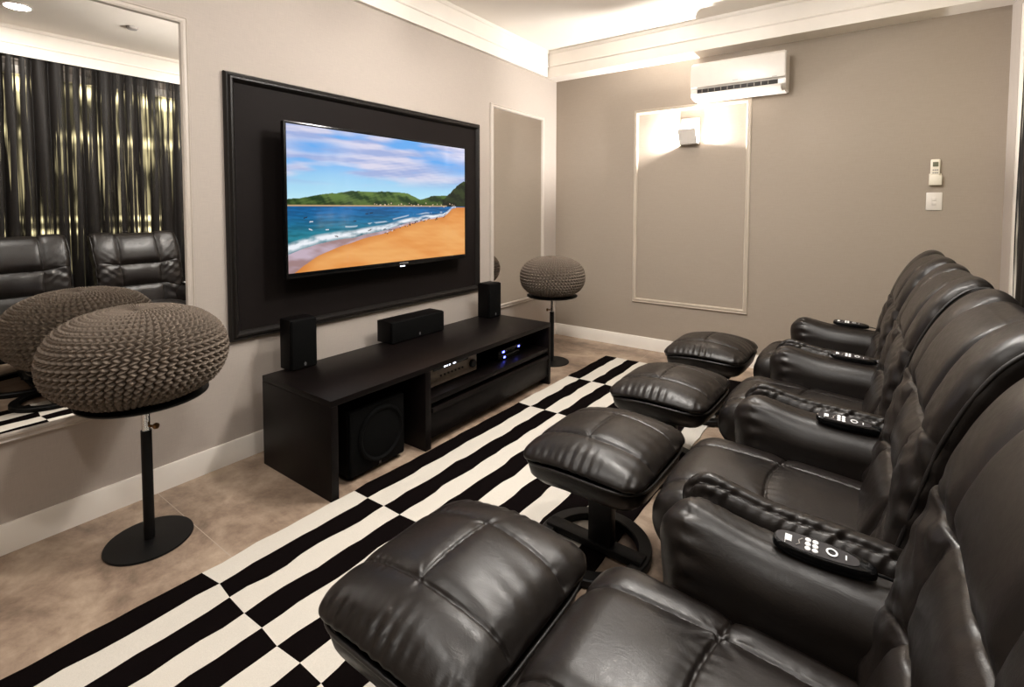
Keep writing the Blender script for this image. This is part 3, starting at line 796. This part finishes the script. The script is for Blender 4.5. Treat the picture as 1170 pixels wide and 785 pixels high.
# ------------------------------------------------------------------ footstools
def otto_mesh():
    P, F = cube_grid(140, 150, 16); hx, hy, hz = .218, .240, .022
    V = rounded(P, (hx, hy, hz), (.058, .060, .0215))
    x, y, z = V[:, 0].copy(), V[:, 1].copy(), V[:, 2].copy(); xn, yn = x / hx, y / hy
    up = np.clip(z / hz, -0.2, 1)
    V[:, 2] += np.where(z > 0, up * .050 * (1 - .92 * np.abs(yn) ** 2.4) * (1 - .75 * xn ** 2), up * .0)
    V[:, 2] -= .030 * np.clip(-xn - .1, 0, 1) ** 1.6                     # nose drops on the far (TV) end
    V[:, 2] -= .012 * np.clip(xn, 0, 1) ** 2
    V[:, 0] -= np.clip(-xn, 0, 1) * .014 * (1 - yn ** 2); V[:, 1] += np.sign(y) * np.abs(yn) ** 3 * .010 * (1 - xn ** 2)
    N = normals(V, F); t = sst(.15, .6, N[:, 2])
    dl = np.abs(np.abs(y) - .108 - .008 * np.cos(x * 10)); dc = np.where(np.abs(y) < .11, np.abs(x + .01), .2)
    g = np.maximum(.0055 * gr(dl, .0034) + .005 * gr(dl, .02), .0055 * gr(dc, .0034) + .005 * gr(dc, .02))
    r1 = np.hypot(x + .01, np.abs(y) - .108)
    pk = .0008 * wr(x * 190, 61) * dec(dl, .012) + .0008 * wr(y * 180, 62) * dec(dc, .012) + .0024 * dec(r1, .022) * wr(np.arctan2(x + .01, np.abs(y) - .108) * 6, 63)
    edge = .0018 * wr(x * 190 + y * 6, 64) * dec(np.abs(y) - hy + .02, .022) * (np.abs(N[:, 1]) > .1)
    fold = .0014 * wr2(x * 26, y * 22, 65) + .0012 * wr(y * 95 + x * 14, 66) * sst(.06, .2, x)
    V = V + N * (t * (-g + pk + fold) + edge)[:, None]
    V += np.array([0, 0, .408]); return V, F
def rim_pts(dz, inset=0, n=120):
    pts = []
    for i in range(n):
        a = 2 * PI * i / n; c, s = math.cos(a), math.sin(a); e = 2 / 5.2
        x = (.219 - inset) * math.copysign(abs(c) ** e, c); y = (.240 - inset) * math.copysign(abs(s) ** e, s)
        xn, yn = x / .218, y / .238
        z = -.030 * max(-xn - .1, 0) ** 1.6 - .012 * max(xn, 0) ** 2 + dz
        x -= max(-xn, 0) * .014 * (1 - min(1, yn * yn)); y += math.copysign(abs(yn) ** 3 * .010 * max(0, 1 - xn * xn), y)
        pts.append((x, y, z))
    return pts
def make_footstool():
    t = thing('footstool', '', 'footstool', (0, 0, 0), 0, 'black leather footstools in a row')
    cu = npobj('cushion', *otto_mesh(), M['leather'], t)
    tube('piping', rim_pts(.388), .0048, M['piping'], cu, closed=True)
    # boat-shaped padded underside
    bm = bmesh.new(); rings = []
    for k, (ins, dz) in enumerate([(.006, .386), (.003, .370), (.010, .340), (.034, .312), (.075, .297), (.120, .292)]):
        R = rim_pts(dz, ins)
        lift = [.020 * k / 5 * 0 for _ in R]
        rings.append([bm.verts.new((p[0], p[1], p[2] + (.030 * max(-p[0] / .218 - .1, 0) ** 1.6 if k > 3 else 0))) for p in R])
    n = len(rings[0])
    for a, b in zip(rings, rings[1:]):
        for i in range(n): bm.faces.new((a[i], a[(i + 1) % n], b[(i + 1) % n], b[i]))
    bm.faces.new(rings[0]); bm.faces.new(rings[-1][::-1])
    obj('underside', bm, M['leather'], t, 60)
    bm = bmesh.new(); torus_flat(bm, -.045, 0, .205, .050, 0, .026); add_box(bm, -.235, .145, -.028, .028, .008, .036, .004)
    obj('base_ring', bm, M['black_metal'], t)
    bm = bmesh.new(); add_box(bm, -.060, .030, -.022, .022, .034, .255, .005); add_box(bm, -.13, .12, -.075, .075, .250, .296, .008)
    obj('pedestal', bm, M['black_metal'], t)
    return t
FT = [(-.728, .812, .0), (-.738, 1.600, -.02), (-.738, 2.310, -.03), (-.745, 3.085, -.02)]
FT_LAB = ['black leather footstool in the foreground, nearest the camera',
          'black leather footstool second from the camera, with its base showing on the rug',
          'black leather footstool third from the camera, overlapping the rug edge',
          'black leather footstool farthest from the camera, by the back wall baseboard']
ft0 = make_footstool(); ft0.location = (FT[0][0], FT[0][1], 0); ft0.rotation_euler = (0, 0, FT[0][2]); ft0['label'] = FT_LAB[0]
for (x, y, r), lb in list(zip(FT, FT_LAB))[1:]: dup(ft0, (x, y, 0), lb, r)
for r in [o for o in COL.objects if o.name.split('.')[0] == 'footstool']: r.location.z = .0105

# ------------------------------------------------------------------ massage remotes lying on the armrests
def make_remote():
    t = thing('massage_remote', '', 'remote control', (0, 0, 0), 0, 'massage remotes on the armrests')
    L = .088
    def outline(sc, n=56):
        pts = []
        for i in range(n):
            a = 2 * PI * i / n; c, s = math.cos(a), math.sin(a); e = 2 / 3.0
            x = L * math.copysign(abs(c) ** e, c); w = .026 - .005 * max(0, x / L); y = w * math.copysign(abs(s) ** e, s)
            pts.append((x * sc, y * sc))
        return pts
    bm = bmesh.new(); rings = []
    for sc, z in ((.90, 0), (.99, .004), (1, .010), (.97, .017), (.90, .020)):
        rings.append([bm.verts.new((x, y, z)) for x, y in outline(sc)])
    n = len(rings[0])
    for a, b in zip(rings, rings[1:]):
        for i in range(n): bm.faces.new((a[i], a[(i + 1) % n], b[(i + 1) % n], b[i]))
    bm.faces.new(rings[0][::-1]); bm.faces.new(rings[-1])
    obj('case', bm, M['gloss_black'], t)
    bm = bmesh.new()
    A = [bm.verts.new((x * .80 - .012, y * .80, .0195)) for x, y in outline(1)]; B = [bm.verts.new((x * .80 - .012, y * .80, .0212)) for x, y in outline(1)]
    for i in range(n): bm.faces.new((A[i], A[(i + 1) % n], B[(i + 1) % n], B[i]))
    bm.faces.new(A[::-1]); bm.faces.new(B); obj('face_panel', bm, M['remote_panel'], t)
    box('display', -.066, -.054, -.008, .009, .0208, .0222, M['print_white'], t, .0004)
    bm = bmesh.new()                                     # little reclining-body pictogram
    add_tube(bm, [(-.046, -.012, .0218), (-.040, -.006, .0218), (-.042, .002, .0218), (-.036, .010, .0218)], .0012, 6)
    obj('body_symbol', bm, M['grey_print'], t)
    for i in range(3):
        for j in range(2):
            lathe('button', [(.0052, .0205), (.0052, .0228), (.0042, .0236)], M['print_white'], t, 18, (-.026 + j * .0125, -.012 + i * .0115, 0))
    bm = bmesh.new(); torus_flat(bm, .014, 0, .0105, .0045, .0206, .0232, 28); obj('dial_ring', bm, M['print_white'], t)
    box('power_mark', .036, .0385, -.006, .006, .0208, .0222, M['print_white'], t, .0003)
    bm = bmesh.new()
    for yy in (-.014, -.010): add_box(bm, -.066, -.0645, yy - .0012, yy + .0006, .0208, .0220)
    obj('tick_mark', bm, M['print_white'], t)
    pts = catmull([(L - .004, 0, .010), (L + .008, .001, .009), (L + .018, .003, .007), (L + .030, .005, .005)], 6)
    tube('cord', pts, .0028, M['black_plastic'], t)
    return t
RM = [(-.056, 1.122), (-.036, 1.872), (-.042, 2.700), (-.070, 3.480)]
RM_LAB = ['black massage remote with white buttons on the armrest nearest the camera',
          'black massage remote with white buttons on the second armrest from the camera',
          'black massage remote on the third armrest from the camera',
          'black massage remote on the farthest armrest, nearest the back wall']
rm0 = make_remote()
arm = [o for o in chair0.children if o.name.startswith('armrest')][0]
AV = np.array([v.co[:] for v in arm.data.vertices])
for k, ((x, y), lb) in enumerate(zip(RM, RM_LAB)):
    r = rm0 if k == 0 else dup(rm0, (0, 0, 0), lb)
    ly = y - CHY[k]
    fp = AV[(np.abs(AV[:, 0] - x) < .085) & (np.abs(AV[:, 1] - ly) < .022)]
    a1 = np.polyfit(fp[fp[:, 2] > .5][:, 0], fp[fp[:, 2] > .5][:, 2], 1)[0]
    r.location = (x, y, float(np.percentile(fp[:, 2], 99)) + .000); r.rotation_euler = (math.radians(10), -math.atan(a1), [.05, .03, 0, 0][k]); r['label'] = lb

# ------------------------------------------------------------------ air conditioner
ax0, ax1, az0, az1 = -1.166, -.507, 2.098, 2.372
ac = thing('air_conditioner', 'white split air conditioner high on the back wall', 'air conditioner', ((ax0 + ax1) / 2, YB, az0))
aw = (ax1 - ax0) / 2; ah = az1 - az0
prof = [(0, 0), (.11, 0), (.155, .012), (.185, .040), (.186, .072), (.192, .078), (.200, .10), (.202, .22), (.196, .256), (.176, ah), (0, ah)]
bm = bmesh.new(); add_prism(bm, prof, -aw + .012, aw - .012, lambda u_, v_, a: (a, -u_, v_))
obj('body', bm, M['white_plastic'], ac, 30)
for s in (-1, 1):
    bm = bmesh.new()
    prof2 = [(p[0] * .985, .003 + p[1] * .978) for p in prof]
    add_prism(bm, prof2, s * aw, s * (aw - .014), lambda u_, v_, a: (a, -u_, v_)); bmesh.ops.bevel(bm, geom=bm.edges[:], offset=.003, segments=2, affect='EDGES')
    obj('end_cap', bm, M['white_plastic'], ac, 40)
bm = bmesh.new(); add_box(bm, -aw + .004, aw - .004, -.207, -.197, .082, ah - .024, .004, 3); obj('front_panel', bm, M['white_plastic'], ac)
bm = bmesh.new(); add_box(bm, -aw + .05, aw - .05, -.1905, -.170, .042, .071, .001); ob = obj('outlet_slot', bm, M['dark_slot'], ac)
for k in range(11):
    bm = bmesh.new(); y0 = -aw + .085 + k * .046
    add_box(bm, y0, y0 + .004, -.193, -.175, .044, .069); obj('vane', bm, M['vane'], ac)
bm = bmesh.new()
add_prism(bm, [(.120, -.004), (.172, .006), (.204, .030), (.207, .036), (.202, .037), (.168, .013), (.120, .003)], -aw + .03, aw - .03, lambda u_, v_, a: (a, -u_, v_)); obj('air_flap', bm, M['white_plastic'], ac, 50)
box('display_mark', .245, .275, -.2085, -.2065, .088, .093, M['grey_print'], ac, 0)
bm = bmesh.new()
for k in range(5): add_box(bm, -.020 + k * .0075, -.0148 + k * .0075, -.2085, -.2065, .101, .1055)
obj('brand_mark', bm, M['grey_print'], ac)

# ------------------------------------------------------------------ wall sconce: open-topped plate lamp
scn = thing('wall_sconce', 'white angled wall sconce shining up inside the moulded frame', 'wall lamp', (-1.215, YB, 1.77))
box('backplate', -.075, .075, -.014, 0, .0, .215, M['white_plastic'], scn, .004)
bm = bmesh.new()
add_prism(bm, [(.058, .0), (.068, -.002), (.128, .112), (.119, .118)], -.070, .070, lambda u_, v_, a: (a, -u_, v_))
bmesh.ops.bevel(bm, geom=bm.edges[:], offset=.002, segments=2, affect='EDGES')
obj('front_plate', bm, M['white_plastic'], scn, 40)
box('bottom_plate', -.072, .072, -.064, -.012, -.002, .008, M['white_plastic'], scn, .002)
lathe('lamp_socket', [(.010, .007), (.010, .012), (.006, .013)], M['white_plastic'], scn, 20, (.030, -.040, 0))

# ------------------------------------------------------------------ wall remote in holder, switch
hd = thing('remote_holder', 'small ivory bracket on the back wall holding the air conditioner remote', 'holder', (.337, YB, 1.398))
bm = bmesh.new(); add_box(bm, -.031, .031, -.008, 0, .0, .075, .003); add_box(bm, -.031, .031, -.034, -.028, .0, .062, .003)
add_box(bm, -.031, -.027, -.032, -.004, .0, .062, .002); add_box(bm, .027, .031, -.032, -.004, .0, .062, .002); add_box(bm, -.031, .031, -.032, -.004, 0, .005, .002)
obj('bracket', bm, M['ivory_plastic'], hd)
rmw = thing('air_conditioner_remote', 'ivory air conditioner remote standing in its holder on the back wall', 'remote control', (.335, YB - .018, 1.404))
bm = bmesh.new(); add_box(bm, -.024, .024, -.009, .009, 0, .160, .008, 4); obj('case', bm, M['ivory_plastic'], rmw)
box('display', -.014, .014, -.0105, -.008, .112, .142, M['lcd'], rmw, .001)
for i in range(3):
    for j in range(2): lathe('button', [(.0045, .0), (.0045, .0022)], M['grey_print'], rmw, 14, (-.010 + i * .010, -.0112, .072 + j * .018), 'y')
sp = thing('light_switch', 'white double light switch plate under the wall remote', 'switch', (.336, YB, 1.236))
box('plate', -.040, .040, -.008, 0, 0, .115, M['white_plastic'], sp, .003)
for zz_ in (.034, .060): box('rocker', -.012, .012, -.012, -.007, zz_, zz_ + .022, M['white_plastic'], sp, .002)

# ------------------------------------------------------------------ curtains on the right wall
def curtain(label, y0, y1, seed):
    n = int((y1 - y0) / .006); rs = np.random.RandomState(seed)
    yy = np.linspace(y0, y1, n); nz = 36; zz = np.linspace(.012, 2.455, nz)
    Y, Z = np.meshgrid(yy, zz, indexing='ij')
    ph = Y * 62 + 1.4 * wr(Y * 9, seed)
    a = .020 + .008 * wr(Y * 5, seed + 1) * .5
    X = .598 + a * np.sin(ph + .5 * np.sin(Z * 1.3 + Y * 3)) * (.75 + .25 * (1 - Z / 2.45)) + .006 * wr2(Y * 40, Z * 3, seed + 2)
    Y2 = Y + .010 * np.cos(ph) 
    V = np.stack([X, Y2, Z], -1).reshape(-1, 3)
    gi = np.arange(n * nz).reshape(n, nz)
    F = np.stack([gi[:-1, :-1], gi[1:, :-1], gi[1:, 1:], gi[:-1, 1:]], -1).reshape(-1, 4)
    o = npobj('curtain', V, F, M['curtain'])
    tag(o, label, 'curtain', 'dark curtains along the right wall'); return o
curtain('dark see-through curtain reflected in the left part of the big mirror', -1.05, 1.22, 5)
curtain('dark see-through curtain behind the recliners, ending at the right frame edge', 1.235, 3.44, 6)
rail = tube('curtain_rail', [(.60, -1.1, 2.459), (.60, 3.48, 2.459)], .006, M['black_metal'])
tag(rail, 'thin black curtain rail under the right cornice, above the curtains', 'curtain rail')

# ------------------------------------------------------------------ ceiling downlights and their light
def downlight(label, x, y, power, size=.14):
    t = thing('downlight', label, 'ceiling light', (x, y, ZC), 0, 'recessed ceiling downlights')
    bm = bmesh.new(); add_lathe(bm, [(.062, -.002), (.066, -.010), (.080, -.008), (.084, 0)], 40); 
    obj('trim_ring', bm, M['white_plastic'], t)
    lathe('diffuser', [(.061, -.006), (.061, -.001)], M['lamp_glow'], t, 36)
    L = bpy.data.lights.new('downlight_lamp', 'AREA'); L.shape = 'DISK'; L.size = size; L.energy = power; L.color = (1, .955, .90)
    lo = bpy.data.objects.new('downlight_lamp', L); COL.objects.link(lo); lo.location = (0, 0, -.014); lo.parent = t
    return t
DL = [(.03, .86), (-1.25, .60), (-1.25, 2.30), (-.15, 2.35), (-.55, -.5)]
for k, (x, y) in enumerate(DL):
    downlight(['recessed ceiling downlight seen at the top left in the big mirror', 'recessed ceiling downlight above the near end of the rug', 'recessed ceiling downlight above the console middle',
               'recessed ceiling downlight above the farther recliners', 'recessed ceiling downlight behind the camera'][k], x, y, 16)
sd = thing('smoke_detector', 'small grey ceiling sensor reflected near the top of the big mirror', 'sensor', (-.124, 1.50, ZC))
lathe('housing', [(.040, 0), (.040, -.012), (.030, -.022), (.008, -.024)], M['grey_print'], sd, 32)
# central fitting with a ring of small bulbs; drop added to light the ceiling
M['fit_bulb'] = None
tb = NT('fitting_bulb'); eb = tb.new('ShaderNodeEmission'); eb.inputs['Color'].default_value = (1, .955, .90, 1); eb.inputs['Strength'].default_value = 760
tb.link(eb.outputs[0], tb.out.inputs['Surface']); M['fit_bulb'] = tb.m
cf_ = thing('pendant_light', 'small chrome ring pendant with eight bulbs over the rug, hung low to light the ceiling', 'ceiling light', (-.85, 2.05, ZC))
lathe('canopy', [(.07, 0), (.07, -.012), (.055, -.022), (.02, -.026)], M['white_plastic'], cf_, 40)
lathe('stem', [(.007, -.024), (.007, -.275)], M['chrome'], cf_, 16)
tube('ring_arm', [(.13 * math.cos(2 * PI * i / 48), .13 * math.sin(2 * PI * i / 48), -.265) for i in range(48)], .006, M['chrome'], cf_, closed=True)
for k in range(4):
    a = PI * k / 4 + .2
    if k % 2 == 0: tube('cross_arm', [(.13 * math.cos(a), .13 * math.sin(a), -.265), (-.13 * math.cos(a), -.13 * math.sin(a), -.265)], .004, M['chrome'], cf_)
for k in range(8):
    a = 2 * PI * k / 8 + .2; cx_, cy_ = .13 * math.cos(a), .13 * math.sin(a)
    lathe('lamp_holder', [(.011, -.258), (.011, -.280)], M['chrome'], cf_, 16, (cx_, cy_, 0))
    lathe('bulb', [(.006, -.280), (.016, -.290), (.021, -.303), (.016, -.316), (.005, -.323)], M['fit_bulb'], cf_, 12, (cx_, cy_, 0))
# sconce lamp
L = bpy.data.lights.new('sconce_lamp', 'POINT'); L.energy = 95; L.shadow_soft_size = .010; L.color = (1, .96, .92)
lo = bpy.data.objects.new('sconce_lamp', L); COL.objects.link(lo); lo.parent = scn; lo.location = (-.030, -.046, .021)

# ------------------------------------------------------------------ world, camera, view
w = bpy.data.worlds.new('World'); SC.world = w; w.use_nodes = True
w.node_tree.nodes['Background'].inputs[0].default_value = (.02, .018, .015, 1)
cam = bpy.data.cameras.new('Camera'); co = bpy.data.objects.new('Camera', cam); COL.objects.link(co)
F_PX, YAW, PITCH, ROLL, CYP = 565.665, .6251, .0456, .0016, 262.87
fw = Vector((-math.sin(YAW) * math.cos(PITCH), math.cos(YAW) * math.cos(PITCH), -math.sin(PITCH)))
r0 = Vector((math.cos(YAW), math.sin(YAW), 0)); u0 = r0.cross(fw)
r1 = r0 * math.cos(ROLL) + u0 * math.sin(ROLL); u1 = u0 * math.cos(ROLL) - r0 * math.sin(ROLL)
R = Matrix((r1, u1, -fw)).transposed()
co.matrix_world = Matrix.Translation((0, 0, CAMZ)) @ R.to_4x4()
cam.sensor_fit = 'HORIZONTAL'; cam.sensor_width = 36; cam.lens = F_PX / 1170 * 36
cam.shift_x = 0; cam.shift_y = -(785 / 2 - CYP) / 1170
cam.clip_start = .02
SC.camera = co
vs = SC.view_settings; vs.view_transform = 'Standard'; vs.look = 'None'; vs.exposure = 0; vs.gamma = 1; vs.use_curve_mapping = False
